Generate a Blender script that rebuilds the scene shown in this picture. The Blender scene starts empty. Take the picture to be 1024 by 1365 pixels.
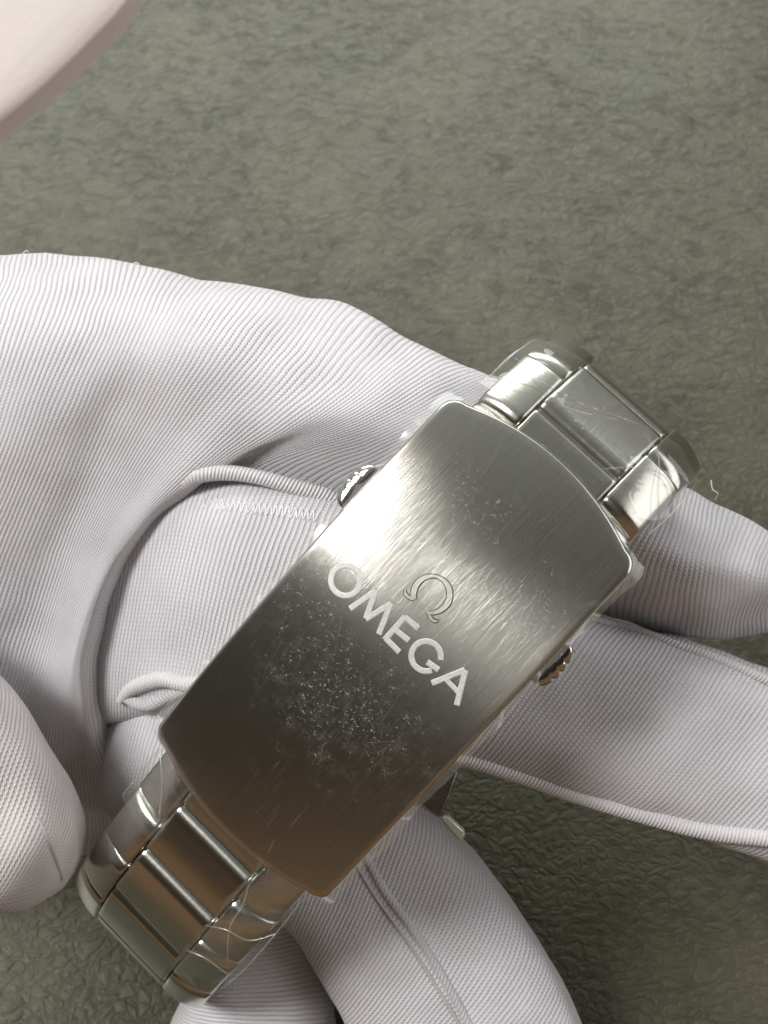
import bpy, bmesh, math, random
import numpy as np
from mathutils import Vector, Matrix, noise
random.seed(7)
R = math.radians
S = bpy.context.scene
COL = S.collection
S.unit_settings.system = 'METRIC'
S.unit_settings.scale_length = 0.01            # one unit is one centimetre

# ------------------------------------------------------------------ camera
F, D = 1927.0, 12.0                            # focal length in photo pixels, distance to the clasp (cm)
TILT = R(30.0)
GROUND_DEPTH = 19.0
CAM = Vector((0, 0, GROUND_DEPTH * math.cos(TILT)))
CX, CY, CZ = Vector((1, 0, 0)), Vector((0, math.cos(TILT), math.sin(TILT))), Vector((0, -math.sin(TILT), math.cos(TILT)))
cd = bpy.data.cameras.new('camera'); cam = bpy.data.objects.new('camera', cd); COL.objects.link(cam)
cam.location = CAM; cam.rotation_euler = (TILT, 0, 0)
cd.sensor_fit = 'VERTICAL'; cd.sensor_height = 24.0
cd.lens = 24.0 * F / 1365.0
cd.clip_start = 0.1; cd.clip_end = 2000
cd.dof.use_dof = True; cd.dof.focus_distance = 12.1
cd.dof.aperture_fstop = cd.lens * 1e-3 / (2 * 0.032)
S.camera = cam

# ------------------------------------------------------------------ light
S.view_settings.view_transform = 'Standard'; S.view_settings.look = 'None'
S.view_settings.exposure = 0.0; S.view_settings.gamma = 1.0
W = bpy.data.worlds.new("World"); S.world = W; W.use_nodes = True
wn = W.node_tree.nodes; wl = W.node_tree.links
bg = wn['Background']
tc = wn.new('ShaderNodeTexCoord'); dp = wn.new('ShaderNodeVectorMath'); dp.operation = 'DOT_PRODUCT'
dp.inputs[1].default_value = Vector((-0.35, 0.75, 0.55)).normalized()
wl.new(tc.outputs['Generated'], dp.inputs[0])
wr = wn.new('ShaderNodeValToRGB')
wr.color_ramp.interpolation = 'EASE'
wr.color_ramp.elements[0].position = 0.28; wr.color_ramp.elements[0].color = (0.20, 0.130, 0.075, 1)
wr.color_ramp.elements[1].position = 0.95; wr.color_ramp.elements[1].color = (0.50, 0.51, 0.50, 1)
for ps, cc in ((0.43, (0.022, 0.019, 0.016, 1)), (0.63, (0.075, 0.073, 0.064, 1))):
    wr.color_ramp.elements.new(ps).color = cc
mr = wn.new('ShaderNodeMapRange'); mr.inputs[1].default_value = -1; mr.inputs[2].default_value = 1
wl.new(dp.outputs['Value'], mr.inputs[0]); wl.new(mr.outputs[0], wr.inputs[0]); wl.new(wr.outputs[0], bg.inputs[0])
bg.inputs[1].default_value = 0.95

def cam_dir(x, y, z): return (CX * x + CY * y + CZ * z).normalized()
def area(name, d, dist, sx, sy, power, col, roll=0.0):
    l = bpy.data.lights.new(name, 'AREA'); l.shape = 'RECTANGLE'; l.size = sx; l.size_y = sy; l.energy = power; l.color = col
    o = bpy.data.objects.new(name, l); COL.objects.link(o)
    o.location = d * dist; q = d.to_track_quat('Z', 'Y'); o.rotation_euler = (q @ Matrix.Rotation(roll, 3, 'Z').to_quaternion()).to_euler()
    return o
area('window_light', cam_dir(-0.540, 0.418, 0.73), 160, 44, 46, 232000, (1.0, 0.99, 0.96))
area('far_window_light', Vector((-0.12, 0.80, 0.60)).normalized(), 170, 160, 84, 175000, (0.97, 1.0, 0.95))
area('side_fill_light', Vector((0.84, -0.02, 0.54)).normalized(), 165, 150, 120, 118000, (0.98, 0.985, 1.0))  # added soft fill for the shaded right side, no known window there

# ------------------------------------------------------------------ node helper
class NT:
    def __init__(s, name):
        s.m = bpy.data.materials.new(name); s.m.use_nodes = True
        s.t = s.m.node_tree; s.n = s.t.nodes; s.p = s.n['Principled BSDF']; s.out = s.n['Material Output']
    def node(s, typ, **k):
        nd = s.n.new(typ)
        for a, b in k.items(): setattr(nd, a, b)
        return nd
    def put(s, inp, v):
        if isinstance(v, bpy.types.NodeSocket): s.t.links.new(v, inp)
        elif v is not None: inp.default_value = v
    def math(s, op, a, b=None, c=None, clamp=False):
        nd = s.node('ShaderNodeMath', operation=op); nd.use_clamp = clamp
        s.put(nd.inputs[0], a); s.put(nd.inputs[1], b); s.put(nd.inputs[2], c); return nd.outputs[0]
    def mapr(s, v, a, b, c=0.0, d=1.0, smooth=True):
        nd = s.node('ShaderNodeMapRange', interpolation_type='SMOOTHSTEP' if smooth else 'LINEAR')
        s.put(nd.inputs[0], v)
        for i, q in enumerate((a, b, c, d)): s.put(nd.inputs[i + 1], q)
        return nd.outputs[0]
    def noise(s, vec, scale, detail=2, rough=0.5, dist=0.0, col=False):
        nd = s.node('ShaderNodeTexNoise'); s.put(nd.inputs['Vector'], vec)
        nd.inputs['Scale'].default_value = scale; nd.inputs['Detail'].default_value = detail
        nd.inputs['Roughness'].default_value = rough; nd.inputs['Distortion'].default_value = dist
        return nd.outputs['Color' if col else 'Fac']
    def voro(s, vec, scale, feature='F1'):
        nd = s.node('ShaderNodeTexVoronoi', feature=feature); s.put(nd.inputs['Vector'], vec)
        nd.inputs['Scale'].default_value = scale; return nd.outputs['Distance']
    def mapping(s, vec, loc=(0, 0, 0), rot=(0, 0, 0), sc=(1, 1, 1)):
        nd = s.node('ShaderNodeMapping'); s.put(nd.inputs[0], vec)
        nd.inputs[1].default_value = loc; nd.inputs[2].default_value = rot; nd.inputs[3].default_value = sc
        return nd.outputs[0]
    def mix(s, f, a, b):
        nd = s.node('ShaderNodeMix', data_type='RGBA'); s.put(nd.inputs[0], f); s.put(nd.inputs[6], a); s.put(nd.inputs[7], b)
        return nd.outputs[2]
    def sep(s, vec):
        nd = s.node('ShaderNodeSeparateXYZ'); s.put(nd.inputs[0], vec); return nd.outputs
    def coord(s, which='Object'):
        return s.node('ShaderNodeTexCoord').outputs[which]
    def bump(s, h, dist, strength=1.0, normal=None):
        nd = s.node('ShaderNodeBump'); s.put(nd.inputs['Height'], h); nd.inputs['Distance'].default_value = dist
        nd.inputs['Strength'].default_value = strength; s.put(nd.inputs['Normal'], normal); return nd.outputs[0]
    def add(s, a, b):
        nd = s.node('ShaderNodeVectorMath', operation='ADD'); s.put(nd.inputs[0], a); s.put(nd.inputs[1], b); return nd.outputs[0]
    def scale(s, a, k):
        nd = s.node('ShaderNodeVectorMath', operation='SCALE'); s.put(nd.inputs[0], a); s.put(nd.inputs['Scale'], k); return nd.outputs[0]
    def set(s, **k):
        for a, b in k.items(): s.put(s.p.inputs[a.replace('_', ' ')], b)

# ------------------------------------------------------------------ materials
def mat_knit(name, base, wale=0.047, course=0.036, slant=0.0, depth=0.010, wander=0.35):
    m = NT(name); uv = m.coord('UV'); o = m.sep(uv); pos = m.coord('Object')
    w1 = m.noise(pos, 0.9, 2); w2 = m.noise(pos, 6.0, 2)
    u = m.math('DIVIDE', o[0], wale); v = m.math('DIVIDE', o[1], course)
    if slant: u = m.math('ADD', u, m.math('MULTIPLY', o[1], slant / wale))
    u = m.math('ADD', u, m.math('MULTIPLY', m.math('SUBTRACT', w1, 0.5), wander * 6))
    u = m.math('ADD', u, m.math('MULTIPLY', m.math('SUBTRACT', w2, 0.5), 0.22))
    tri = m.math('MULTIPLY', m.math('ABSOLUTE', m.math('SUBTRACT', m.math('FRACT', u), 0.5)), 2.0)
    ridge = m.math('SUBTRACT', 1.0, m.math('MULTIPLY', tri, tri))
    odd = m.math('MULTIPLY', m.math('FLOOR', u), 0.37)
    st = m.math('SINE', m.math('MULTIPLY', m.math('ADD', m.math('ADD', v, m.math('MULTIPLY', tri, 0.45)), odd), 6.2832))
    st01 = m.math('MULTIPLY_ADD', st, 0.5, 0.5)
    h = m.math('MULTIPLY', ridge, m.math('MULTIPLY_ADD', st01, 0.45, 0.55))
    fib = m.noise(pos, 160, 2, 0.6)
    h = m.math('ADD', h, m.math('MULTIPLY', fib, 0.35))
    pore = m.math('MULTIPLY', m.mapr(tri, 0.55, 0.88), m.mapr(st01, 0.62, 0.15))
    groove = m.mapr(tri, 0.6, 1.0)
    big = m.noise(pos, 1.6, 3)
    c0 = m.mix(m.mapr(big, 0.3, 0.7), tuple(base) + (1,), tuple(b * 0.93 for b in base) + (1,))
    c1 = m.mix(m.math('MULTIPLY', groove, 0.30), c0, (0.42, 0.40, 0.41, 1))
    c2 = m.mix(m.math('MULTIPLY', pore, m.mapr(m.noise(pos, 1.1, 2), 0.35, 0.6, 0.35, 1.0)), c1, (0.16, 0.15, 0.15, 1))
    m.set(Base_Color=c2, Roughness=0.52, Specular_IOR_Level=0.35, Sheen_Weight=0.25, Sheen_Roughness=0.4)
    m.set(Normal=m.bump(h, depth, 0.9))
    return m.m
WHITE = (0.69, 0.665, 0.70)
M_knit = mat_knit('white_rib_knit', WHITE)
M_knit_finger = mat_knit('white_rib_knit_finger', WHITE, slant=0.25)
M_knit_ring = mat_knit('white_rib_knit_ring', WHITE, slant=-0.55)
M_knit_thumb_shaded = mat_knit('white_rib_knit_thumb_shaded', (0.62, 0.575, 0.575), wale=0.05, slant=-0.5)  # same white glove; the thumb's pinkish shade is put into the colour
m = NT('fine_white_cloth'); m.set(Base_Color=m.mix(m.noise(m.coord('Object'), 14, 3), (0.70, 0.62, 0.615, 1), (0.74, 0.665, 0.655, 1)), Roughness=0.7, Sheen_Weight=0.3, Normal=m.bump(m.noise(m.coord('Object'), 60, 3), 0.004)); M_far = m.m

def mat_cord():
    m = NT('white_overlock_thread'); o = m.sep(m.coord('UV')); pos = m.coord('Object')
    a = m.math('ADD', m.math('DIVIDE', o[0], 0.034), m.math('MULTIPLY', m.math('ABSOLUTE', m.math('SUBTRACT', m.math('FRACT', m.math('MULTIPLY', o[1], 1.0)), 0.5)), 3.0))
    s = m.math('MULTIPLY_ADD', m.math('SINE', m.math('MULTIPLY', a, 6.2832)), 0.5, 0.5)
    h = m.math('ADD', s, m.math('MULTIPLY', m.noise(pos, 120, 2), 0.6))
    m.set(Base_Color=m.mix(s, (0.66, 0.63, 0.645, 1), (0.83, 0.80, 0.82, 1)), Roughness=0.45, Sheen_Weight=0.2)
    m.set(Normal=m.bump(h, 0.012, 0.9)); return m.m
M_cord = mat_cord()
m = NT('fold_shade_cord'); m.set(Base_Color=(0.45, 0.42, 0.43, 1), Roughness=0.7); M_fold_shade = m.m  # dark colour standing in for the shade in glove folds
m = NT('white_stitch_thread'); m.set(Base_Color=(0.84, 0.82, 0.84, 1), Roughness=0.4); M_stitch = m.m

def mat_leather():
    m = NT('olive_grey_leather'); p = m.coord('Object')
    warp = m.scale(m.add(m.noise(p, 1.3, 3, 0.6, col=True), (-0.5, -0.5, -0.5)), 0.55)
    warp2 = m.scale(m.add(m.noise(p, 5, 3, 0.6, col=True), (-0.5, -0.5, -0.5)), 0.16)
    q = m.mapping(m.add(m.add(p, warp), warp2), rot=(0, 0, R(9)), sc=(0.62, 1.0, 1.0))
    wq = m.add(q, m.scale(m.add(m.noise(q, 3.6, 3, 0.6, col=True), (-0.5, -0.5, -0.5)), 0.15))
    sm = m.voro(wq, 8.0, 'SMOOTH_F1'); e1 = m.voro(wq, 8.0, 'DISTANCE_TO_EDGE')
    rough = m.mapr(m.noise(p, 0.34, 2), 0.36, 0.62); k = m.math('MULTIPLY_ADD', rough, 0.5, 0.5)
    streak = m.math('ADD', m.math('MULTIPLY', m.noise(m.mapping(wq, rot=(0, 0, R(-8)), sc=(0.95, 1.15, 1)), 6.8, 3, 0.55, 0.5), 0.75), m.math('MULTIPLY', m.noise(q, 1.8, 3), 0.25))
    fine = m.noise(p, 30, 3, 0.65); soft = m.noise(q, 2.6, 3, 0.55)
    pit = m.mapr(m.noise(wq, 6.5, 3, 0.6), 0.47, 0.33)
    h = m.math('MULTIPLY', m.math('SUBTRACT', 1.0, sm), m.math('MULTIPLY', k, 1.7))
    h = m.math('ADD', h, m.math('MULTIPLY', streak, 0.9)); h = m.math('ADD', h, m.math('MULTIPLY', soft, 0.8)); h = m.math('SUBTRACT', h, m.math('MULTIPLY', pit, 0.2))
    h = m.math('ADD', h, m.math('MULTIPLY', fine, 0.12)); h = m.math('ADD', h, m.math('MULTIPLY', m.mapr(e1, 0.0, 0.25), 0.9))
    hue = m.mapr(m.noise(p, 1.1, 3), 0.3, 0.7)
    col = m.mix(hue, (0.046, 0.048, 0.031, 1), (0.054, 0.049, 0.031, 1))
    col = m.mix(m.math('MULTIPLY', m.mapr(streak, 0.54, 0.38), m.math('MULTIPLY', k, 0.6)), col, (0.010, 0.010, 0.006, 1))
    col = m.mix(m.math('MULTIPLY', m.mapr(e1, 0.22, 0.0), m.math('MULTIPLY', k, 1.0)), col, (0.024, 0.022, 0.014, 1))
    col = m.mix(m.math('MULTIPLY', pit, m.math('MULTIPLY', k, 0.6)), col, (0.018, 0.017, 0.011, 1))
    col = m.mix(m.mapr(m.noise(p, 0.45, 3, 0.5), 0.40, 0.68, 0.0, 0.45), col, (0.085, 0.078, 0.052, 1))
    hair = m.noise(m.mapping(p, rot=(0, 0, R(-35)), sc=(9, 1.1, 1)), 3, 5, 0.75)
    col = m.mix(m.mapr(hair, 0.56, 0.78, 0, 0.2), col, (0.10, 0.094, 0.066, 1))
    m.set(Base_Color=col, Roughness=m.mapr(fine, 0.2, 0.8, 0.46, 0.62), Specular_IOR_Level=0.35, Specular_Tint=(1.0, 0.97, 0.86, 1), Coat_Weight=m.math('MULTIPLY', m.mapr(streak, 0.30, 0.60, 0.4, 1.0), 0.85), Coat_IOR=1.42, Coat_Roughness=0.34, Coat_Tint=(1.0, 0.97, 0.86, 1))
    m.set(Normal=m.bump(h, 0.020, 0.55)); return m.m
M_leather = mat_leather()

def mat_steel(name, rough=0.24, aniso=0.75, brush=0.0012, base=(0.60, 0.585, 0.54), worn=False, scuff=True):
    m = NT(name); uv = m.coord('UV'); o = m.sep(uv)
    # brushing: long fine lines running along V
    l1 = m.noise(m.mapping(uv, sc=(230, 0.9, 1)), 1.0, 3, 0.7)
    l2 = m.noise(m.mapping(uv, sc=(110, 1.6, 1)), 1.0, 3, 0.6)
    line = m.math('ADD', m.math('MULTIPLY', l1, 0.6), m.math('MULTIPLY', l2, 0.5))
    rgh = m.math('ADD', rough - 0.05, m.math('MULTIPLY', l1, 0.10))
    col = m.mix(m.mapr(line, 0.3, 0.8), tuple(c * 0.90 for c in base) + (1,), tuple(min(1, c * 1.08) for c in base) + (1,))
    h = line
    tan = m.node('ShaderNodeTangent', direction_type='UV_MAP')
    m.set(Metallic=1.0, Anisotropic=aniso, Anisotropic_Rotation=0.0, Tangent=tan.outputs[0])
    if worn:
        # dust and scuffs of the protective film: patches of white specks, fine crossing scratches
        mn = m.noise(uv, 3.2, 4, 0.7)
        def spot(cx, cy, rx, ry):
            a = m.math('DIVIDE', m.math('SUBTRACT', o[0], cx), rx); b = m.math('DIVIDE', m.math('SUBTRACT', o[1], cy), ry)
            d = m.math('ADD', m.math('MULTIPLY', a, a), m.math('MULTIPLY', b, b))
            return m.mapr(m.math('ADD', d, m.math('MULTIPLY', m.math('SUBTRACT', mn, 0.5), 3.2)), 1.1, 0.0)
        area_ = m.math('MAXIMUM', m.math('MAXIMUM', spot(-0.25, 1.45, 0.7, 0.42), spot(0.05, -0.40, 1.15, 0.85)),
                       m.math('MAXIMUM', spot(0.65, 1.2, 0.4, 0.5), spot(-0.75, 0.05, 0.5, 0.5)))
        sp = m.noise(uv, 34, 5, 0.78, 0.6); sp2 = m.noise(m.mapping(uv, loc=(3, 7, 0), rot=(0, 0, 0.5), sc=(1, 1.8, 1)), 17, 6, 0.8)
        base_th = m.math('MULTIPLY_ADD', area_, -0.15, 0.695)
        dust = m.mapr(m.math('ADD', m.math('MULTIPLY', sp, 0.55), m.math('MULTIPLY', sp2, 0.45)), base_th, m.math('ADD', base_th, 0.045))
        haze = m.math('MULTIPLY', area_, m.mapr(m.noise(uv, 9, 6, 0.8), 0.42, 0.75, 0.0, 0.085))
        scr = None
        for k, (ang, sc, w) in enumerate(((0.3, 1.6, 0.0035), (1.25, 1.9, 0.003), (-0.6, 1.3, 0.004), (2.3, 2.4, 0.003), (0.9, 2.9, 0.0035), (1.75, 2.2, 0.003))):
            q = m.mapping(uv, loc=(k * 3.1, k * 1.7, 0), rot=(0, 0, ang), sc=(sc, sc * 0.22, 1))
            q = m.add(q, m.scale(m.add(m.noise(uv, 2.2 + k, 1, col=True), (-0.5, -0.5, -0.5)), 0.16 if k % 2 else 0.05))
            e = m.voro(q, 1.9, 'DISTANCE_TO_EDGE')
            t = m.mapr(e, w * sc * 0.6, 0.0)
            t = m.math('MULTIPLY', m.math('MULTIPLY', t, m.mapr(m.noise(uv, 3.5 + k * 0.7, 2), 0.48, 0.62)), m.math('MULTIPLY_ADD', area_, 0.93, 0.07))
            scr = t if scr is None else m.math('MAXIMUM', scr, t)
        for k, (ang, th) in enumerate(((0.30, 0.56), (-0.12, 0.60), (0.75, 0.60), (-1.1, 0.62))):
            q = m.mapping(uv, loc=(k * 5.3, k * 2.7, 0), rot=(0, 0, ang), sc=(2.3, 0.10, 1))
            t = m.math('MULTIPLY', m.mapr(m.voro(q, 2.2, 'DISTANCE_TO_EDGE'), 0.011, 0.002), m.mapr(m.noise(m.mapping(uv, loc=(k, 2 * k, 0)), 2.2, 2), th, th + 0.06))
            scr = m.math('MAXIMUM', scr, m.math('MULTIPLY', t, 0.26))
        marks = m.math('MAXIMUM', m.math('MULTIPLY', dust, 0.52), m.math('MULTIPLY', scr, 0.24), clamp=True)
        marks = m.math('MAXIMUM', marks, haze)
        # film marks scatter light whitely
        d = m.node('ShaderNodeBsdfDiffuse'); d.inputs[0].default_value = (0.60, 0.60, 0.58, 1)
        mx = m.node('ShaderNodeMixShader'); m.put(mx.inputs[0], marks)
        m.t.links.new(m.p.outputs[0], mx.inputs[1]); m.t.links.new(d.outputs[0], mx.inputs[2]); m.t.links.new(mx.outputs[0], m.out.inputs[0])
        m.set(Coat_Weight=0.35, Coat_Roughness=0.09, Coat_IOR=1.45)
    m.set(Base_Color=col, Roughness=rgh)
    bw = m.bump(h, brush, 1.0)
    m.set(Normal=bw)
    return m.m
M_clasp = mat_steel('brushed_clasp_steel', rough=0.222, aniso=0.83, brush=0.0013, worn=True)
M_link = mat_steel('brushed_link_steel', rough=0.21, aniso=0.70, brush=0.0008)
m = NT('lit_pin_steel'); m.set(Base_Color=(0.72, 0.71, 0.64, 1), Metallic=0.8, Roughness=0.5); M_lit_pin = m.m  # paler base; light caught by the polished pin put into the colour
m = NT('polished_steel'); m.set(Base_Color=(0.62, 0.62, 0.60, 1), Metallic=1.0, Roughness=0.07); M_pol = m.m
m = NT('etched_letter_steel'); nz = m.noise(m.coord('Object'), 60, 4, 0.7)
m.set(Base_Color=m.mix(m.mapr(nz, 0.3, 0.7), (0.62, 0.63, 0.62, 1), (0.90, 0.91, 0.90, 1)), Metallic=0.15, Roughness=0.5, Normal=m.bump(nz, 0.003)); M_etch = m.m
M_sym = mat_steel('engraved_symbol_steel', rough=0.26, aniso=0.8, brush=0.0010)
m = NT('symbol_edge_shade_steel'); m.set(Base_Color=(0.09, 0.09, 0.085, 1), Metallic=0.9, Roughness=0.45); M_edge_shade = m.m  # dark bevels: shade of the symbol's outline put into the colour

def mat_film(name, haze=0.06, wr=9.0, dist=0.02, fr=0.75, cr=0.02, gr=0.06):
    m = NT(name); p = m.coord('Object')
    n1 = m.noise(p, wr, 2, 0.5, 0.2); n2 = m.voro(m.add(p, m.scale(m.noise(p, 3, 2, col=True), 0.3)), wr * 0.35, 'DISTANCE_TO_EDGE')
    crease = m.mapr(n2, cr, 0.0)
    nm = m.bump(m.math('ADD', n1, m.math('MULTIPLY', n2, 1.6)), dist, 1.0)
    tr = m.node('ShaderNodeBsdfTransparent'); tr.inputs[0].default_value = (0.96, 0.965, 0.95, 1)
    gl = m.node('ShaderNodeBsdfGlossy'); gl.inputs['Roughness'].default_value = gr; gl.inputs[0].default_value = (1, 1, 1, 1)
    m.put(gl.inputs['Normal'], nm)
    df = m.node('ShaderNodeBsdfDiffuse'); df.inputs[0].default_value = (0.8, 0.8, 0.78, 1); m.put(df.inputs['Normal'], nm)
    f = m.node('ShaderNodeLayerWeight'); f.inputs[0].default_value = 0.5; m.put(f.inputs['Normal'], nm); fz = m.math('MULTIPLY_ADD', m.math('POWER', f.outputs['Facing'], 4.0), 0.7, 0.05)
    a = m.node('ShaderNodeMixShader'); m.put(a.inputs[0], m.math('MULTIPLY', fz, fr * 1.6, clamp=True)); m.t.links.new(tr.outputs[0], a.inputs[1]); m.t.links.new(gl.outputs[0], a.inputs[2])
    b = m.node('ShaderNodeMixShader'); m.put(b.inputs[0], m.math('MULTIPLY_ADD', crease, 0.30, haze)); m.t.links.new(a.outputs[0], b.inputs[1]); m.t.links.new(df.outputs[0], b.inputs[2])
    m.t.links.new(b.outputs[0], m.out.inputs[0]); return m.m
M_film = mat_film('clear_protective_film', haze=0.03, wr=2.4, dist=0.02, cr=0.0001)
M_film_edge = mat_film('cut_film_edge', haze=0.09, gr=0.22, wr=2.5, dist=0.015, fr=1.0)

# ------------------------------------------------------------------ geometry helpers
def P(px, py, w=0.0):
    """world point on the sight line through photo pixel (px, py), w cm nearer than the clasp plane"""
    dpt = D - w
    x = (px - 512.0) / F * dpt; y = -(py - 682.5) / F * dpt
    return CAM + CX * x + CY * y - CZ * dpt
def tag(o, label=None, cat=None, group=None, kind=None):
    if label: o['label'] = label
    if cat: o['category'] = cat
    if group: o['group'] = group
    if kind: o['kind'] = kind
    return o
def empty(name, mat=None):
    o = bpy.data.objects.new(name, None); COL.objects.link(o); o.empty_display_size = 0.5
    if mat is not None: o.matrix_world = mat
    return o
def link(name, me, mats, parent=None, smooth=True, angle=None):
    o = bpy.data.objects.new(name, me); COL.objects.link(o)
    for mm in (mats if isinstance(mats, (list, tuple)) else [mats]): me.materials.append(mm)
    if smooth: me.polygons.foreach_set('use_smooth', [True] * len(me.polygons))
    if parent is not None: o.parent = parent
    if angle is not None:
        bm = bmesh.new(); bm.from_mesh(me)
        for e in bm.edges:
            if len(e.link_faces) == 2 and e.calc_face_angle(0) > R(angle): e.smooth = False
        bm.to_mesh(me); bm.free()
    return o
def mesh(verts, faces, uvs=None):
    me = bpy.data.meshes.new('mesh'); me.from_pydata([tuple(v) for v in verts], [], faces)
    if uvs is not None:
        ul = me.uv_layers.new(name='UVMap'); vi = np.empty(len(me.loops), dtype=np.int32); me.loops.foreach_get('vertex_index', vi)
        ul.data.foreach_set('uv', np.asarray(uvs, dtype=np.float32)[vi].ravel())
    me.update(); return me
def crom(pts, n, cyclic=False):
    """Catmull-Rom resample along axis 0"""
    p = np.asarray(pts, float); N = len(p); out = []
    segs = N if cyclic else N - 1
    for i in range(segs):
        if cyclic: a, b, c, d = p[(i - 1) % N], p[i], p[(i + 1) % N], p[(i + 2) % N]
        else: a, b, c, d = p[max(i - 1, 0)], p[i], p[i + 1], p[min(i + 2, N - 1)]
        for k in range(n):
            t = k / n
            out.append(0.5 * ((2 * b) + (c - a) * t + (2 * a - 5 * b + 4 * c - d) * t * t + (3 * b - a - 3 * c + d) * t ** 3))
    if not cyclic: out.append(p[-1])
    return np.array(out)
def net_mesh(net, nu, nv, cyc_v=False, uref=None, wrinkle=0.012, seed=0.0, smooth_passes=0):
    """bicubic surface through a net of world points net[i][j]; UV in cm (u across i, v along j)"""
    a = np.array([[tuple(q) for q in c] for c in net], float)
    a = crom(a, nu)
    a = np.swapaxes(crom(np.swapaxes(a, 0, 1), nv, cyc_v), 0, 1)
    NU, NV = a.shape[:2]
    for _ in range(smooth_passes):
        b = a.copy()
        b[1:-1] = 0.5 * a[1:-1] + 0.25 * (a[:-2] + a[2:]); a = b.copy()
        if cyc_v: a = 0.5 * a + 0.25 * (np.roll(a, 1, 1) + np.roll(a, -1, 1))
        else: b[:, 1:-1] = 0.5 * a[:, 1:-1] + 0.25 * (a[:, :-2] + a[:, 2:]); a = b
    du = np.linalg.norm(np.diff(a, axis=0), axis=2)
    if uref is not None: du = du[:, int(uref[0] * nv):int(uref[1] * nv) + 1]
    u = np.concatenate([[0], np.cumsum(du.mean(1))])
    aa = np.concatenate([a, a[:, :1]], 1) if cyc_v else a
    v = np.concatenate([np.zeros((NU, 1)), np.cumsum(np.linalg.norm(np.diff(aa, axis=1), axis=2), 1)], 1)
    NVV = aa.shape[1]
    if wrinkle:
        gu = np.gradient(aa, axis=0); gv = np.gradient(aa, axis=1); nn = np.cross(gu, gv); nn /= np.linalg.norm(nn, axis=2, keepdims=True) + 1e-9
        for i in range(NU):
            for j in range(NVV):
                q = Vector(aa[i, j]) * 1.0 + Vector((seed, seed, 0))
                hgt = noise.noise(q * 1.1) * 1.0 + noise.noise(q * 2.7) * 0.5
                aa[i, j] += nn[i, j] * hgt * wrinkle * 2
    verts = aa.reshape(-1, 3); faces = []
    for i in range(NU - 1):
        for j in range(NVV - 1):
            k = i * NVV + j; faces.append((k, k + NVV, k + NVV + 1, k + 1))
    uvs = np.stack([np.repeat(u[:, None], NVV, 1), v], 2).reshape(-1, 2)
    return verts, faces, uvs
def finger_net(st, n=14, power=2.3):
    """stations (ax, ay, bx, by, w_centre, half_thickness, [asym]) : silhouettes edges a and b in the photo, closed ring each"""
    net = []
    for s in st:
        ax, ay, bx, by, w, th = s[:6]
        A, B = P(ax, ay, w), P(bx, by, w); c = (A + B) / 2; e = (B - A) / 2
        ring = []
        for k in range(n):
            f = 2 * math.pi * k / n; cc, ss = math.cos(f), math.sin(f)
            x = abs(cc) ** (2 / power) * (1 if cc > 0 else -1); z = abs(ss) ** (2 / power) * (1 if ss > 0 else -1)
            ring.append(c + e * (-x) + CZ * (th * z))
        net.append(ring)
    return net
def tube(pts, radii, nseg=10, res=6, flat=1.0):
    p = crom([tuple(q) for q in pts], res); r = crom([(q,) for q in (radii if hasattr(radii, '__len__') else [radii] * len(pts))], res)[:, 0]
    V, Fc, U = [], [], []; L = 0
    for i in range(len(p)):
        t = Vector(p[min(i + 1, len(p) - 1)] - p[max(i - 1, 0)]).normalized()
        a = t.cross(CZ).normalized(); b = a.cross(t)
        if i: L += np.linalg.norm(p[i] - p[i - 1])
        for k in range(nseg + 1):
            f = 2 * math.pi * k / nseg
            V.append(Vector(p[i]) + a * (math.cos(f) * r[i]) + b * (math.sin(f) * r[i] * flat)); U.append((L, k / nseg))
    n1 = nseg + 1
    for i in range(len(p) - 1):
        for k in range(nseg):
            q = i * n1 + k; Fc.append((q, q + 1, q + 1 + n1, q + n1))
    return mesh(V, Fc, U)

# ------------------------------------------------------------------ setting: leather
def build_leather():
    n = 60; xs = np.linspace(-12.5, 60, n); ys = np.linspace(-6, 100, n); V = []
    for y in ys:
        for x in xs: V.append((x, y, 0.10 * noise.noise(Vector((x, y, 0)) * 0.22)))
    fc = [(j * n + i, j * n + i + 1, (j + 1) * n + i + 1, (j + 1) * n + i) for j in range(n - 1) for i in range(n - 1)]
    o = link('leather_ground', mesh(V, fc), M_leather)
    tag(o, 'creased olive grey leather sheet lying under the hand and watch band', kind='structure')
build_leather()
def build_table():
    m = NT('brown_wood'); p = m.mapping(m.coord('Object'), sc=(0.35, 3.0, 1)); g = m.noise(p, 1.2, 5, 0.65, 0.6)
    m.set(Base_Color=m.mix(m.mapr(g, 0.35, 0.65), (0.10, 0.052, 0.022, 1), (0.20, 0.115, 0.055, 1)), Roughness=0.4, Normal=m.bump(g, 0.02))
    V = [(-90, -80, -0.35), (140, -80, -0.35), (140, 160, -0.35), (-90, 160, -0.35)]
    tag(link('table_top', mesh(V, [(0, 1, 2, 3)]), m.m), 'brown wooden table top under the leather sheet', kind='structure')
build_table()

# ------------------------------------------------------------------ glove holding the band
glove = empty('gloved_hand', Matrix.Translation(P(250, 1100, -3.5)))
tag(glove, 'open hand in a white ribbed knit glove, fingers threaded through the steel watch band', 'glove')
GI = glove.matrix_world.inverted()
def gpart(name, data, mat, label=None):
    V, Fc, U = data
    V = [GI @ Vector(v) for v in V]
    o = link(name, mesh(V, Fc, U), mat, glove)
    if label: o['label'] = label
    return o
def gcord(name, pts, rad, mat=M_cord, flat=1.0, label=None, nseg=12):
    me = tube([P(*q) for q in pts], rad, nseg, 8, flat); me.transform(GI)
    o = link(name, me, mat, glove)
    if label: o['label'] = label
    return o

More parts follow.
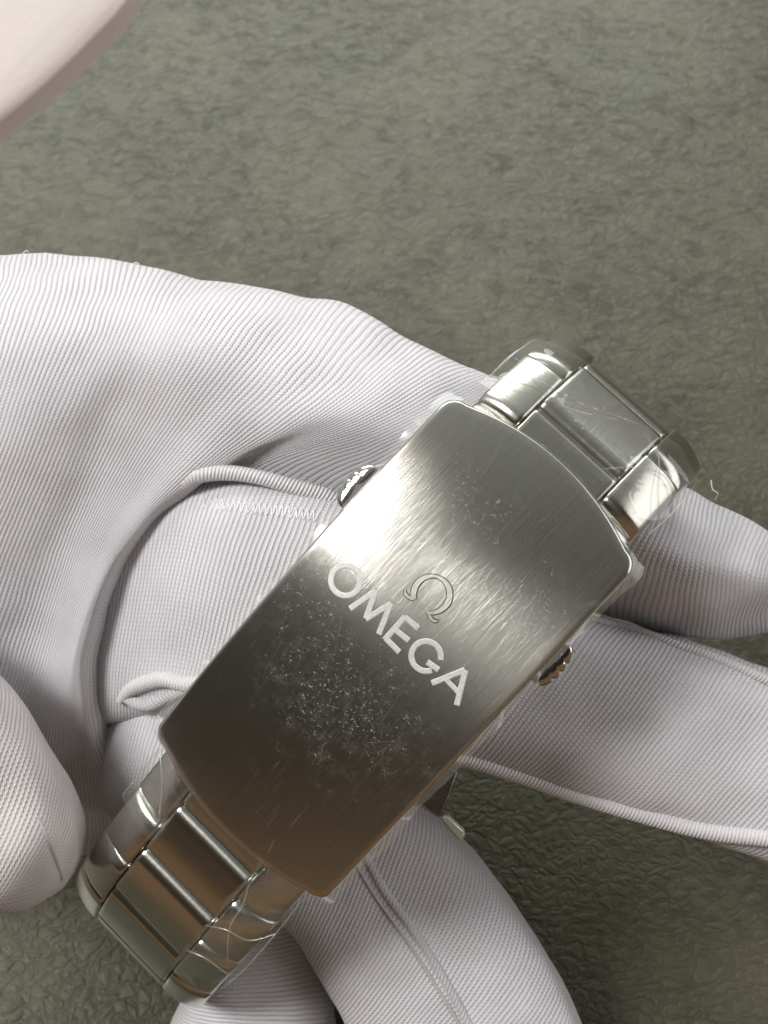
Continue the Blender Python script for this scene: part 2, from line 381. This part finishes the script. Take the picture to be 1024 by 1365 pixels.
palm = [
 [(-330,1170,-2.8),(-300,1110,-2.2),(-280,1000,-1.6),(-260,850,-1.3),(-240,700,-1.0),(-215,560,-.9),(-185,430,-1.2),(-160,345,-2.2),(-165,370,-3.2),(-190,480,-4)],
 [(-180,1165,-3.0),(-150,1110,-2.5),(-110,1000,-1.9),(-70,880,-1.6),(-20,740,-1.35),(40,590,-1.15),(100,440,-1.2),(130,348,-2.1),(120,375,-3.2),(90,480,-4)],
 [(-60,1160,-3.3),(-40,1110,-2.8),(-10,1010,-2.2),(25,900,-1.85),(70,760,-1.6),(130,610,-1.4),(205,455,-1.25),(250,370,-2.0),(240,400,-3.0),(210,500,-4)],
 [(40,1150,-3.4),(50,1120,-2.9),(62,1020,-2.3),(75,920,-1.75),(105,790,-1.55),(185,640,-1.45),(300,480,-1.2),(370,391,-1.9),(360,420,-2.9),(340,520,-3.8)],
 [(110,1140,-3.5),(114,1110,-3.1),(108,1030,-2.5),(100,940,-1.75),(112,840,-1.5),(190,690,-1.45),(360,520,-1.15),(450,408,-1.8),(445,440,-2.8),(430,540,-3.6)],
 [(165,1140,-3.7),(160,1110,-3.3),(152,1050,-2.7),(128,960,-2.0),(130,850,-1.75),(205,690,-1.6),(410,550,-1.1),(520,443,-1.7),(520,480,-2.6),(510,570,-3.4)],
 [(240,1130,-4),(230,1080,-3.6),(215,1000,-3.3),(185,900,-3.0),(195,790,-2.7),(256,655,-1.75),(460,555,-1.05),(580,472,-1.6),(580,500,-2.5),(575,590,-3.3)],
 [(330,1150,-4),(320,1050,-3.6),(310,950,-3.3),(300,850,-3.0),(310,720,-2.5),(335,634,-1.55),(500,570,-1.05),(640,502,-1.6),(640,530,-2.5),(630,610,-3.2)],
 [(450,1050,-4),(440,950,-3.6),(440,880,-3.3),(450,800,-2.9),(450,730,-2.3),(440,662,-1.55),(560,590,-1.05),(690,524,-1.6),(695,550,-2.4),(690,620,-3.1)],
 [(620,900,-3.6),(610,880,-3.4),(600,860,-3.1),(600,820,-2.7),(590,770,-2.1),(590,700,-1.5),(650,620,-1.1),(760,565,-1.6),(765,590,-2.4),(760,650,-3.0)],
 [(760,780,-3.2),(755,790,-3.0),(750,805,-2.7),(735,810,-2.2),(745,780,-1.6),(775,730,-1.25),(810,675,-1.2),(855,620,-1.8),(855,640,-2.4),(830,700,-2.9)],
 [(850,760,-3.2),(845,790,-3.0),(835,815,-2.6),(832,824,-2.1),(835,795,-1.55),(850,750,-1.2),(870,705,-1.15),(893,643,-1.8),(890,660,-2.4),(870,710,-2.9)],
 [(930,770,-3.2),(925,810,-3.0),(918,843,-2.6),(917,853,-2.1),(920,830,-1.55),(925,785,-1.2),(935,735,-1.15),(950,668,-1.8),(950,690,-2.4),(940,730,-2.9)],
 [(1010,780,-3.2),(1005,810,-3.0),(995,842,-2.6),(990,850,-2.1),(990,830,-1.6),(1000,800,-1.3),(1008,760,-1.2),(1030,712,-1.8),(1030,730,-2.4),(1020,760,-2.9)],
 [(1085,790,-3.0),(1085,800,-2.8),(1080,815,-2.6),(1075,818,-2.2),(1075,810,-1.9),(1080,800,-1.7),(1085,785,-1.65),(1095,765,-1.9),(1095,770,-2.4),(1090,780,-2.8)],
]
net = [[P(*q) for q in c] for c in palm]
gpart('palm', net_mesh(net, 12, 12, uref=(5, 7), wrinkle=0.03, smooth_passes=3), M_knit)

# middle finger: comes out of the fold, passes under the clasp, leaves to the right
mid = finger_net([(60,860,110,960,-3.1,.25),(120,720,140,965,-2.7,.65),(200,655,205,955,-2.35,.72),(300,630,290,965,-2.15,.95),(430,640,400,985,-2.05,.95),(560,690,500,1010,-2.0,.9),
                  (680,765,596,1016,-1.95,.72),(800,824,705,1035,-1.9,.66),(915,852,815,1072,-1.9,.66),(1020,886,915,1108,-1.95,.64),(1130,930,1040,1150,-2.0,.75),(1230,985,1170,1180,-2.1,.6)], 16, 3.0)
gpart('finger', net_mesh(mid, 14, 10, True, wrinkle=0.02, seed=5), M_knit_finger)
# ring finger: under the clasp and down to the bottom right
ring = finger_net([(240,920,130,1060,-3.3,.4),(330,960,190,1110,-3.1,.55),(430,1000,260,1170,-2.9,.65),(520,1030,340,1200,-2.75,.62),(575,1078,385,1235,-2.7,.62),(655,1165,425,1300,-2.75,.62),(725,1265,462,1365,-2.8,.62),(780,1375,510,1445,-2.85,.62),(820,1480,580,1540,-2.9,.6)], 16, 3.0)
gpart('finger', net_mesh(ring, 14, 10, True, wrinkle=0.02, seed=9), M_knit_ring)
# little finger
lit = finger_net([(250,960,170,1090,-3.5,.35),(330,1060,220,1180,-3.4,.5),(425,1185,270,1258,-3.35,.62),(436,1270,246,1325,-3.35,.7),(448,1370,222,1390,-3.35,.72),(462,1480,220,1490,-3.4,.6)], 16, 2.4)
gpart('finger', net_mesh(lit, 14, 10, True, wrinkle=0.015, seed=13), M_knit_finger)
# base of the ring finger seen between the folds
base = finger_net([(110,1010,150,1090,-3.2,.2),(150,945,160,1085,-2.75,.5),(215,900,200,1080,-2.5,.65),(300,890,280,1090,-2.5,.65),(380,920,360,1100,-2.7,.6)], 16, 2.3)
gpart('finger', net_mesh(base, 14, 10, True, wrinkle=0.01, seed=17), M_knit_finger)
# thumb
thumb = finger_net([(-140,760,-330,1000,-1.6,.8),(-60,850,-260,1090,-1.1,0.75),(5,915,-190,1150,-0.95,0.75),(62,1000,-110,1182,-1.0,.68),(98,1085,-40,1198,-1.1,.8),(105,1142,32,1200,-1.25,.55),(96,1172,76,1190,-1.4,.2)], 16, 2.9)
gpart('thumb', net_mesh(thumb, 14, 10, True, wrinkle=0.02, seed=21), M_knit_thumb_shaded)

# rolled seams, and dark cords standing in for fold shade, laid on the cloth surface
from mathutils.bvhtree import BVHTree
def surf(objs):
    V, Fc = [], []
    for o in objs:
        b = len(V); mw = o.matrix_basis; V += [glove.matrix_world @ v.co for v in o.data.vertices]; Fc += [tuple(b + k for k in p.vertices) for p in o.data.polygons]
    return BVHTree.FromPolygons(V, Fc)
GS = surf([o for o in bpy.data.objects if o.parent is glove])
def snap(px, py, w, lift):
    d = (P(px, py, 0) - CAM).normalized(); hit = GS.ray_cast(CAM, d)
    if hit[0] is None: return (px, py, w)
    ww = D - (CAM - hit[0]).dot(CZ)
    return (px, py, ww + lift if abs(ww - w) < 1.0 else w)
def dense(pts, n=6): return [tuple(q) for q in crom(pts, n)]
def scord(name, pts, rad, lift, **k):
    q = dense(pts); r = crom([(v,) for v in rad], 6)[:, 0] if hasattr(rad, '__len__') else [rad] * len(q)
    q = [snap(*a, lift) for a in q]; ws = np.array([a[2] for a in q]); ws = np.convolve(np.pad(ws, 2, 'edge'), np.ones(5) / 5, 'valid')
    return gcord(name, [(a[0], a[1], w) for a, w in zip(q, ws)], list(r), **k)
gcord('seam_or_shade_cord', [(236,668,-1.62),(240,648,-1.45),(262,634,-1.38),(300,630,-1.36),(345,636,-1.34),(395,650,-1.36),(440,664,-1.42),(480,690,-1.5)], [.05,.075,.08,.075,.07,.075,.08,.07], label='rolled hem over the middle finger opening')
scord('seam_or_shade_cord', [(600,1008,-1.6),(645,1020,-1.6),(691,1034,-1.6),(764,1058,-1.6),(854,1085,-1.6),(945,1108,-1.6),(1024,1118,-1.6),(1090,1128,-1.7),(1150,1140,-1.8)], [.05,.065,.07,.08,.085,.085,.08,.08,.07], .01, label='shiny overlocked seam along the lower finger')
scord('seam_or_shade_cord', [(775,822,-1.6),(830,836,-1.6),(900,860,-1.6),(960,880,-1.6),(1024,908,-1.6),(1110,948,-1.7)], [.03,.045,.05,.05,.05,.04], .0)
scord('seam_or_shade_cord', [(160,935,-1.95),(178,917,-1.8),(215,906,-1.72),(250,912,-1.72),(290,905,-1.8)], [.04,.07,.075,.07,.05], .02)
scord('seam_or_shade_cord', [(162,925,-1.9),(178,934,-1.9),(200,938,-1.85),(225,928,-1.85),(255,915,-1.85)], [.04,.07,.075,.06,.05], .0, mat=M_knit_finger)
scord('seam_or_shade_cord', [(470,1145,-2.0),(500,1195,-1.96),(545,1258,-1.98),(585,1320,-2.02),(612,1365,-2.05),(650,1440,-2.1)], .017, .0, mat=M_fold_shade)  # dark line along the ring finger seam, painted as the fold's shade
scord('seam_or_shade_cord', [(487,1140,-2.0),(513,1188,-1.96),(558,1250,-1.98),(598,1315,-2.02),(625,1365,-2.05),(663,1440,-2.1)], .05, -.02, mat=M_knit_finger)
scord('seam_or_shade_cord', [(48,1085,-.5),(60,1110,-.5),(72,1140,-.5),(84,1172,-.5)], [.008,.02,.024,.015], -.006, mat=M_fold_shade)  # dark cord drawn as the shade of the thumb's inner fold
def zigzag(pts, amp, step, rad, label):
    p = crom(pts, 40); acc = 0; q = []; last = p[0]; sgn = 1
    for i in range(1, len(p)):
        acc += np.linalg.norm(p[i][:2] - last[:2]); last = p[i]
        if acc >= step:
            acc = 0; t = p[i][:2] - p[i - 1][:2]; t /= np.linalg.norm(t) + 1e-9
            q.append((p[i][0] - t[1] * amp * sgn, p[i][1] + t[0] * amp * sgn, p[i][2])); sgn = -sgn
    gcord('seam_stitch', [snap(*a, .006) for a in q], rad, M_stitch, label=label, nseg=5)
zigzag([(262,668,-1.42),(330,676,-1.28),(400,684,-1.2),(425,689,-1.17)], 7.0, 3.6, .0065, 'zigzag stitching under the rolled hem')

# ------------------------------------------------------------------ second gloved hand, near the lens at the top left
far = finger_net([(335,-330,-160,-420,5.0,.16),(245,-110,-260,-140,5.0,.16),(188,0,-330,0,5.0,.16),(128,68,-380,40,5.0,.16),(62,130,-450,160,5.0,.16),(-5,184,-500,300,5.0,.16),(-80,240,-560,500,5.0,.16),(-200,310,-600,600,5.0,.12)], 24, 6.0)
Vv, Ff, Uu = net_mesh(far, 10, 6, True, wrinkle=0.0)
o = link('glove_cuff', mesh(Vv, Ff, Uu), M_far)
tag(o, 'blurred pinkish white glove edge close to the lens at the top left corner', 'glove')

# ------------------------------------------------------------------ the watch band
TL = R(10.0)
aL = R(48.4)
Ldir = CX * math.cos(aL) + CY * math.sin(aL)
EX = CX * math.sin(aL) - CY * math.cos(aL)
EY = Ldir * math.cos(TL) + CZ * math.sin(TL)
YAW = R(9.0)
EZ = EX.cross(EY)
EX, EZ = EX * math.cos(YAW) + EZ * math.sin(YAW), EZ * math.cos(YAW) - EX * math.sin(YAW)
ORG = P(502, 876, 0.12)
MW = Matrix.Translation(ORG) @ Matrix((EX, EY, EZ)).transposed().to_4x4()
watch = empty('watch_band', MW)
tag(watch, 'stainless steel watch band with a brushed folding clasp, still wrapped in clear film', 'watch band')
WI = MW.inverted()
RC = 6.9; HL = 1.98; HW = 1.045; BULGE = 0.25
def bend(x, s, h): th = s / RC; h = h - 0.030 * (x / HW) ** 2; return Vector((x, (RC + h) * math.sin(th), (RC + h) * math.cos(th) - RC))
def to_clasp(px, py, h=0.0):
    """photo pixel -> (x, s) on the clasp face"""
    o = WI @ CAM; d = ((WI @ P(px, py, 0)) - o).normalized()
    a = d.y ** 2 + d.z ** 2; oz = o.z + RC; b = 2 * (o.y * d.y + oz * d.z); c = o.y ** 2 + oz ** 2 - (RC + h) ** 2
    t = (-b - math.sqrt(b * b - 4 * a * c)) / (2 * a); q = o + d * t
    return q.x, math.atan2(q.y, q.z + RC) * RC

def clasp_outline(n=14, inset=0.0):
    hw, rc = HW - inset, max(0.16 - inset, 0.02); pts = []
    def end(x): return HL - inset + BULGE * (1 - (x / HW) ** 2)
    seq = []
    xs = np.linspace(-(hw - rc), hw - rc, 25)
    top = [(x, end(x)) for x in xs]
    # corner arcs
    def corner(cx, cy, a0, a1, k=8): return [(cx + rc * math.cos(a), cy + rc * math.sin(a)) for a in np.linspace(a0, a1, k)[1:-1]]
    ye = end(hw - rc) - rc
    right = [(hw, y) for y in np.linspace(ye, -ye, 60)]
    bot = [(x, -y) for x, y in reversed(top)]
    left = [(-x, -y) for x, y in right]
    pts = top + corner(hw - rc, ye, math.pi / 2, 0) + right + corner(hw - rc, -ye, 0, -math.pi / 2) + bot \
        + corner(-(hw - rc), -ye, -math.pi / 2, -math.pi) + left + corner(-(hw - rc), ye, math.pi, math.pi / 2)
    return pts
def build_clasp():
    TH = 0.34; bev = 0.035; rings = []
    rings.append((clasp_outline(inset=0.03), -TH)); rings.append((clasp_outline(inset=0.0), -TH + 0.03)); rings.append((clasp_outline(), -0.2)); rings.append((clasp_outline(), -bev * 1.3))
    for k in range(1, 6):
        a = k / 5 * math.pi / 2; rings.append((clasp_outline(inset=bev * (1 - math.cos(a))), -bev * (1 - math.sin(a))))
    V, U, Fc = [], [], []; n = len(rings[0][0])
    for pl, h in rings:
        for x, s in pl: V.append(bend(x, s, h)); U.append((x, s))
    inner = rings[-1][0]
    nin = 36
    for k in range(1, nin):
        f = 1 - k / nin
        for x, s in inner: V.append(bend(x * f, s * f, 0)); U.append((x * f, s * f))
    tot = len(rings) + nin - 1
    for r in range(tot - 1):
        for i in range(n):
            j = (i + 1) % n; Fc.append((r * n + j, r * n + i, (r + 1) * n + i, (r + 1) * n + j))
    c = len(V); V.append(bend(0, 0, 0)); U.append((0, 0))
    for i in range(n): Fc.append(((tot - 1) * n + (i + 1) % n, (tot - 1) * n + i, c))
    link('clasp_cover', mesh(V, Fc, U), M_clasp, watch, angle=50)
    # hollow underside
    V2, F2 = [], []
    for pl, h in ((clasp_outline(inset=0.03), -TH), (clasp_outline(inset=0.11), -TH), (clasp_outline(inset=0.11), -0.14)):
        for x, s in pl: V2.append(bend(x, s, h))
    for r in range(2):
        for i in range(n):
            j = (i + 1) % n; F2.append((r * n + j, r * n + i, (r + 1) * n + i, (r + 1) * n + j))
    F2.append(tuple(2 * n + i for i in range(n)))
    link('clasp_underside', mesh(V2, F2, [(v[0], v[1]) for v in V2]), M_link, watch, angle=40)
build_clasp()

# lettering
def letter(name, strokes, mat, h=0.006, bevel=0.006, wallmat=None, parent=watch):
    """strokes: (list of (x, s, halfwidth), closed) in clasp face coordinates"""
    V, Fc, mi = [], [], []
    for si, (pts, closed) in enumerate(strokes):
        n = len(pts); base = len(V); hh = h + si * 0.0006
        for i, (x, s, hw) in enumerate(pts):
            a = pts[(i - 1) % n] if (closed or i) else pts[i]; b = pts[(i + 1) % n] if (closed or i < n - 1) else pts[i]
            t = Vector((b[0] - a[0], b[1] - a[1])).normalized(); nx, ny = -t.y, t.x
            for o_, z in ((-hw - bevel, 0.0008), (-hw, hh), (0, hh), (hw, hh), (hw + bevel, 0.0008)):
                V.append(bend(x + nx * o_, s + ny * o_, z))
        for i in range(n if closed else n - 1):
            p, q = base + i * 5, base + ((i + 1) % n) * 5
            for k in range(4): Fc.append((p + k, q + k, q + k + 1, p + k + 1)); mi.append(1 if k in (0, 3) else 0)
        if not closed:
            for e in (base, base + (n - 1) * 5): Fc.append(tuple(e + k for k in range(5))); mi.append(0)
    me = mesh(V, Fc, [(v[0], v[1]) for v in V])
    bm = bmesh.new(); bm.from_mesh(me); bmesh.ops.recalc_face_normals(bm, faces=bm.faces); bm.to_mesh(me); bm.free()
    o = link(name, me, [mat, wallmat or mat], parent, smooth=False); me.polygons.foreach_set('material_index', mi); return o
def cp(x, y): return to_clasp(400 + x / 3.94, 720 + y / 3.94)      # coordinates read off an enlarged piece of the photo
def seg(p, q, w, n=6):
    a, b = cp(*p), cp(*q)
    w0, w1 = w if isinstance(w, tuple) else (w, w)
    return ([(a[0] + (b[0] - a[0]) * k / n, a[1] + (b[1] - a[1]) * k / n, w0 + (w1 - w0) * k / n) for k in range(n + 1)], False)
def arc(c, rx, a0, a1, w, n=40, closed=False):
    c = cp(*c); out = []
    for k in range(n if closed else n + 1):
        a = R(a0 + (a1 - a0) * k / n); ww = w(k / n) if callable(w) else w
        out.append((c[0] + rx * math.cos(a), c[1] + rx * math.sin(a), ww))
    return (out, closed)
lw = 0.0185
letter('letter', [arc((238, 212), 0.126, 0, 360, lw, 56, True)], M_etch)
letter('letter', [seg((262,360), (396,268), lw), seg((398,266), (346,412), lw), seg((346,415), (478,334), lw), seg((480,330), (414,494), lw)], M_etch)
letter('letter', [seg((553,402), (444,524), lw), seg((549,404), (622,464), lw), seg((500,470), (572,528), lw), seg((450,516), (522,588), lw)], M_etch)
letter('letter', [arc((662, 610), 0.122, 30, 335, lw), seg((728,682), (668,640), lw)], M_etch)
letter('letter', [seg((692,752), (866,682), (lw, lw)), seg((868,684), (822,868), lw), seg((760,726), (830,800), (lw * .8, lw * .8))], M_etch)
# horseshoe symbol: thick one side, with turned feet
def om():
    c = cp(692, 285); out = []; n = 60
    for k in range(n + 1):
        f = k / n; a = R(-58 + f * 296); r = 0.148; w = 0.011 + 0.012 * abs(math.cos(a - 0.5)) ** 1.2
        out.append((c[0] + r * math.cos(a), c[1] + r * 1.02 * math.sin(a), w))
    return (out, False)
sx, sy = cp(692, 285)
def fo(pts): return ([(sx + a, sy + b, w) for a, b, w in pts], False)
letter('symbol', [om(), fo([(-0.078,-0.128,0.012), (-0.12,-0.146,0.013), (-0.165,-0.146,0.012), (-0.185,-0.118,0.006)]),
                  fo([(0.078,-0.128,0.012), (0.12,-0.146,0.013), (0.165,-0.146,0.012), (0.185,-0.118,0.006)])], M_sym, h=0.012, bevel=0.008, wallmat=M_edge_shade)

# pushers at the sides
def pusher(side, s0, s1):
    V, Fc = [], []; n = 44; m_ = 14
    for i in range(n + 1):
        f = i / n; s = s0 + (s1 - s0) * f; ed = min(f, 1 - f) * 2
        out = 0.07 + (0.08 if side > 0 else 0.11) * (1 - (2 * f - 1) ** 2) ** 0.5 - 0.016 * sum(math.exp(-((f - c) / .035) ** 2) for c in (.3, .5, .7))
        for k in range(m_):
            a = 2 * math.pi * k / m_; cx, cz = math.cos(a), math.sin(a)
            x = abs(cx) ** .6 * (1 if cx > 0 else -1); z = abs(cz) ** .6 * (1 if cz > 0 else -1)
            V.append(bend(side * (HW - 0.06 + (out + 0.06) * (x * .5 + .5)), s, -0.15 + z * 0.125))
    for i in range(n):
        for k in range(m_): Fc.append((i * m_ + k, i * m_ + (k + 1) % m_, (i + 1) * m_ + (k + 1) % m_, (i + 1) * m_ + k))
    Fc.append(tuple(range(m_))); Fc.append(tuple(n * m_ + k for k in reversed(range(m_))))
    me = mesh(V, Fc); bm = bmesh.new(); bm.from_mesh(me); bmesh.ops.recalc_face_normals(bm, faces=bm.faces); bm.to_mesh(me); bm.free()
    link('push_button', me, M_pol, watch, angle=40)
pusher(-1, 0.70, 1.14); pusher(1, 0.74, 1.16)

# link path in the band's length / normal plane
def path(knots, sign):
    ks = np.array(knots, float); ds = 0.01; y = z = 0.0; tab = []
    s = 0.0
    while s < ks[-1, 0]:
        th = R(np.interp(s, ks[:, 0], ks[:, 1])); tab.append((s, sign * y, z, th)); y += ds * math.cos(th); z -= ds * math.sin(th); s += ds
    return np.array(tab)
TOP = path([(0,0),(2.1,17.5),(2.3,22),(2.6,36),(3.0,56),(3.4,84),(3.8,104),(4.4,128),(5.1,155),(6,180),(7.2,190)], 1)
BOT = path([(0,0),(2.1,17.5),(2.7,17.0),(3.3,23),(4.0,37),(4.7,58),(5.4,84),(6.1,118),(6.8,140),(8.2,170)], -1)
def at(tab, s):
    return [np.interp(s, tab[:, 0], tab[:, k]) for k in (1, 2, 3)]
PITCH, LT = 0.68, 0.27
def link_mesh(x0, x1, side, near, length=0.674):
    """one rounded band link; side -1/1 = outer link whose top falls away outward, 0 = centre link"""
    # near = +1 / -1: the end turned to the clasp carries the broad polished roll
    prof = []; ra, rc = (0.165, 0.06) if near > 0 else (0.06, 0.165); rb = 0.04; hl = length / 2
    for cy, cz, rr, a0, a1 in ((hl - ra, -ra, ra, 0, 90), (-hl + rc, -rc, rc, 90, 180), (-hl + rb, -LT + rb, rb, 180, 270), (hl - rb, -LT + rb, rb, 270, 360)):
        for a in np.linspace(a0, a1, 9): prof.append((cy + rr * math.cos(R(a)), cz + rr * math.sin(R(a))))
        if a1 == 90:
            for f in np.linspace(0.1, 0.9, 9): prof.append((hl - ra + (-hl + rc - hl + ra) * f, 0.008 * math.sin(math.pi * f)))
    n = len(prof); xs = [x0, x0 + .006, x0 + .02] + list(np.linspace(x0 + .05, x1 - .05, 10)) + [x1 - .02, x1 - .006, x1]
    ins = [.02, .006, 0] + [0] * 10 + [0, .006, .02]
    V, U, Fc = [], [], []
    for x, g in zip(xs, ins):
        drop = 0
        if side: q = max(0, abs(x) - 0.50); drop = 0.5 * q * q + 0.6 * q ** 3
        for y, z in prof:
            sy_ = 1 - g / hl; V.append((x, y * sy_, (z + LT / 2) * (1 - g * 5 / LT * .5) - LT / 2 - drop)); U.append((y * 0.25 + z, x) if False else (x, y))
    m_ = len(xs)
    for i in range(m_ - 1):
        for k in range(n): Fc.append((i * n + k, i * n + (k + 1) % n, (i + 1) * n + (k + 1) % n, (i + 1) * n + k))
    Fc.append(tuple(reversed(range(n)))); Fc.append(tuple((m_ - 1) * n + k for k in range(n)))
    me = mesh(V, Fc, U); bm = bmesh.new(); bm.from_mesh(me); bmesh.ops.recalc_face_normals(bm, faces=bm.faces); bm.to_mesh(me); bm.free()
    return me
HB, HC = 0.90, 0.47
LM = {(k, nr): link_mesh(a, b, k, nr) for k, a, b in ((0, -HC, HC), (-1, -HB, -HC - .008), (1, HC + .008, HB)) for nr in (-1, 1)}
protos = {}
def place_link(kind, tab, s, sign, narrow=1.0):
    y, z, th = at(tab, s)
    key = (kind, -sign)
    if key not in protos:
        o = link('band_link', LM[key], M_link, watch, angle=45); protos[key] = o
    else:
        o = protos[key].copy(); COL.objects.link(o); o.parent = watch
    o.location = (0, y, z - 0.03); o.rotation_euler = (-sign * th, 0, 0); o.scale = (narrow, 1, 1)
TS0, BS0 = 2.43, 2.35         # start (clasp side) of the first full centre link
for k in range(-1, 6):
    place_link(0, TOP, TS0 + (k + .5) * PITCH, 1, 0.965)
    for sd in (-1, 1): place_link(sd, TOP, TS0 + (k + .0) * PITCH + 0.05, 1, 0.965)
for k in range(-1, 7):
    place_link(0, BOT, BS0 + (k + .5) * PITCH, -1, 0.97)
    for sd in (-1, 1): place_link(sd, BOT, BS0 + (k + .0) * PITCH - .02, -1, 0.97)

# clear film wrapped round both ends of the band
def film_sheet(tab, s0, s1, sign, x0, x1, off, amp, seed, name='film', mat=M_film, rag=0.05):
    V, Fc = [], []; nu, nv = 60, 50
    for i in range(nu + 1):
        s = s0 + (s1 - s0) * i / nu
        for j in range(nv + 1):
            f = j / nv; xa = x0 + rag * noise.noise(Vector((s * 5, seed, 0))); xb = x1 + rag * noise.noise(Vector((s * 5, seed + 9, 0)))
            x = xa + (xb - xa) * f
            ss = s + rag * (1 if i in (0, nu) else 0) * noise.noise(Vector((x * 5, seed + 3, 1)))
            y, z, th = at(tab, ss)
            q = max(0, abs(x) - .5); drop = .5 * q * q + .6 * q ** 3
            p = Vector((x * 2.6, s * 3.0, seed)); rdg = 1 - abs(noise.noise(p)) * 2.2; rdg = max(rdg, 0) ** 3
            h = off - 0.03 + amp * (0.7 * noise.noise(p * 1.7) + 0.5 + 1.3 * rdg) - drop
            V.append((x, y + sign * math.sin(th) * h, z + math.cos(th) * h))
    for i in range(nu):
        for j in range(nv): q = i * (nv + 1) + j; Fc.append((q, q + 1, q + nv + 2, q + nv + 1))
    return link(name, mesh(V, Fc), mat, watch)
film_sheet(TOP, 2.3, 3.2, 1, -.95, .96, .036, .012, 2.0)
film_sheet(BOT, 2.1, 2.85, -1, -.93, -.42, .036, .016, 5.0)
film_sheet(BOT, 2.1, 3.9, -1, .42, .96, .036, .018, 8.0)

def crease(tab, sign, pts, r, off=0.03):
    p = crom(pts, 10); q = []
    for x, s_ in p:
        y, z, th = at(tab, s_); g = max(0, abs(x) - .5); h = off - 0.5 * g * g - .6 * g ** 3 + 0.008 * noise.noise(Vector((x * 4, s_ * 4, 2)))
        q.append(Vector((x, y + sign * math.sin(th) * h, z + math.cos(th) * h)))
    V, Fc = [], []
    for i, c in enumerate(q):
        t = (q[min(i + 1, len(q) - 1)] - q[max(i - 1, 0)]).normalized(); a = t.cross(Vector((0, 0, 1))).normalized(); b = a.cross(t)
        rr = r * math.sin(math.pi * (i + .5) / len(q)) ** .5
        for k in range(6): f = k * math.pi / 3; V.append(c + a * (math.cos(f) * rr) + b * (math.sin(f) * rr * .6))
    for i in range(len(q) - 1):
        for k in range(6): Fc.append((i * 6 + k, i * 6 + (k + 1) % 6, i * 6 + 6 + (k + 1) % 6, i * 6 + 6 + k))
    link('film_crease', mesh(V, Fc), M_film_edge, watch)
for pts in ([(-.92, 2.35), (-.6, 2.52), (-.25, 2.6), (.1, 2.85)], [(-.9, 2.7), (-.55, 2.62), (-.2, 2.72), (.25, 3.0)], [(.3, 2.4), (.5, 2.62), (.7, 2.75), (.93, 2.72)], [(.35, 2.95), (.55, 2.85), (.75, 2.6), (.93, 2.45)], [(-.93, 2.3), (-.94, 2.7), (-.92, 3.1)], [(.93, 2.3), (.95, 2.6), (.93, 3.1)]):
    crease(TOP, 1, pts, .009)
for pts in ([(.43, 2.3), (.55, 2.6), (.6, 2.9), (.8, 3.3)], [(.42, 3.1), (.6, 2.95), (.8, 2.9), (.93, 2.7)], [(.9, 2.2), (.93, 2.7), (.94, 3.3), (.9, 3.8)], [(.45, 3.5), (.65, 3.4), (.9, 3.45)], [(-.9, 2.15), (-.7, 2.3), (-.5, 2.6)], [(-.93, 2.2), (-.92, 2.5), (-.93, 2.85)]):
    crease(BOT, -1, pts, .008)

# torn film rim standing out round the clasp
def film_rim():
    ol = clasp_outline(); n = len(ol); V, Fc = [], []; K = 5
    for i, (x, s) in enumerate(ol):
        a = ol[i - 1]; b = ol[(i + 1) % n]; t = Vector((b[0] - a[0], b[1] - a[1])).normalized(); nx, ny = -t.y, t.x
        if nx * x + ny * s < 0: nx, ny = -nx, -ny
        w = 0.045 + 0.04 * (noise.noise(Vector((x * 2.2, s * 2.2, 3))) + .45) + 0.008 * noise.noise(Vector((x * 9, s * 9, 1)))
        endf = 1.0 if abs(nx) > .7 else 0.35
        cr = math.exp(-((abs(x) - HW) ** 2 + (abs(s) - HL) ** 2) / 0.012); w = max(w, 0.015) * endf + 0.03 * cr
        for k in range(K):
            f = k / (K - 1); z = -0.012 - 0.03 * f + 0.035 * f * noise.noise(Vector((x * 7, s * 7, 8)))
            V.append(bend(x + nx * (w * f - .004), s + ny * (w * f - .004), z))
    for i in range(n):
        j = (i + 1) % n
        for k in range(K - 1): Fc.append((i * K + k, i * K + k + 1, j * K + k + 1, j * K + k))
    link('film_rim', mesh(V, Fc), M_film_edge, watch)
film_rim()

# blade of the folding clasp below
def prism(poly, w, th, name, mat, bev=0.02):
    bm = bmesh.new(); top = [bm.verts.new(WI @ P(x, y, w)) for x, y in poly]; dn = [bm.verts.new(WI @ (P(x, y, w) - CZ * th)) for x, y in poly]
    bm.faces.new(top); bm.faces.new(list(reversed(dn))); n = len(poly)
    for i in range(n): bm.faces.new((top[i], dn[i], dn[(i + 1) % n], top[(i + 1) % n]))
    bmesh.ops.recalc_face_normals(bm, faces=bm.faces); bmesh.ops.bevel(bm, geom=list(bm.edges), offset=bev, segments=3, affect='EDGES')
    me = bpy.data.meshes.new('mesh'); bm.to_mesh(me); bm.free(); me.uv_layers.new(name='UVMap'); link(name, me, mat, watch, angle=40)
prism([(430,960),(612,1028),(600,1062),(588,1092),(560,1075),(500,1080),(400,1040)], -1.45, .1, 'folding_blade', M_link)
prism([(586,1092),(596,1086),(622,1110),(614,1124)], -1.42, .12, 'blade_pin', M_lit_pin)

# stray fibres
fib = [[(948,640,-1.9),(950,652,-1.8),(957,658,-1.75),(953,666,-1.8)], [(620,500,-1.4),(628,492,-1.2),(636,496,-1.2)], [(176,356,-2.0),(180,350,-2.0),(186,352,-2.0)], [(30,338,-2.1),(36,334,-2.0),(40,340,-2.1)]]
for f in fib: gcord('loose_fibre', f, .004, M_stitch, nseg=4)
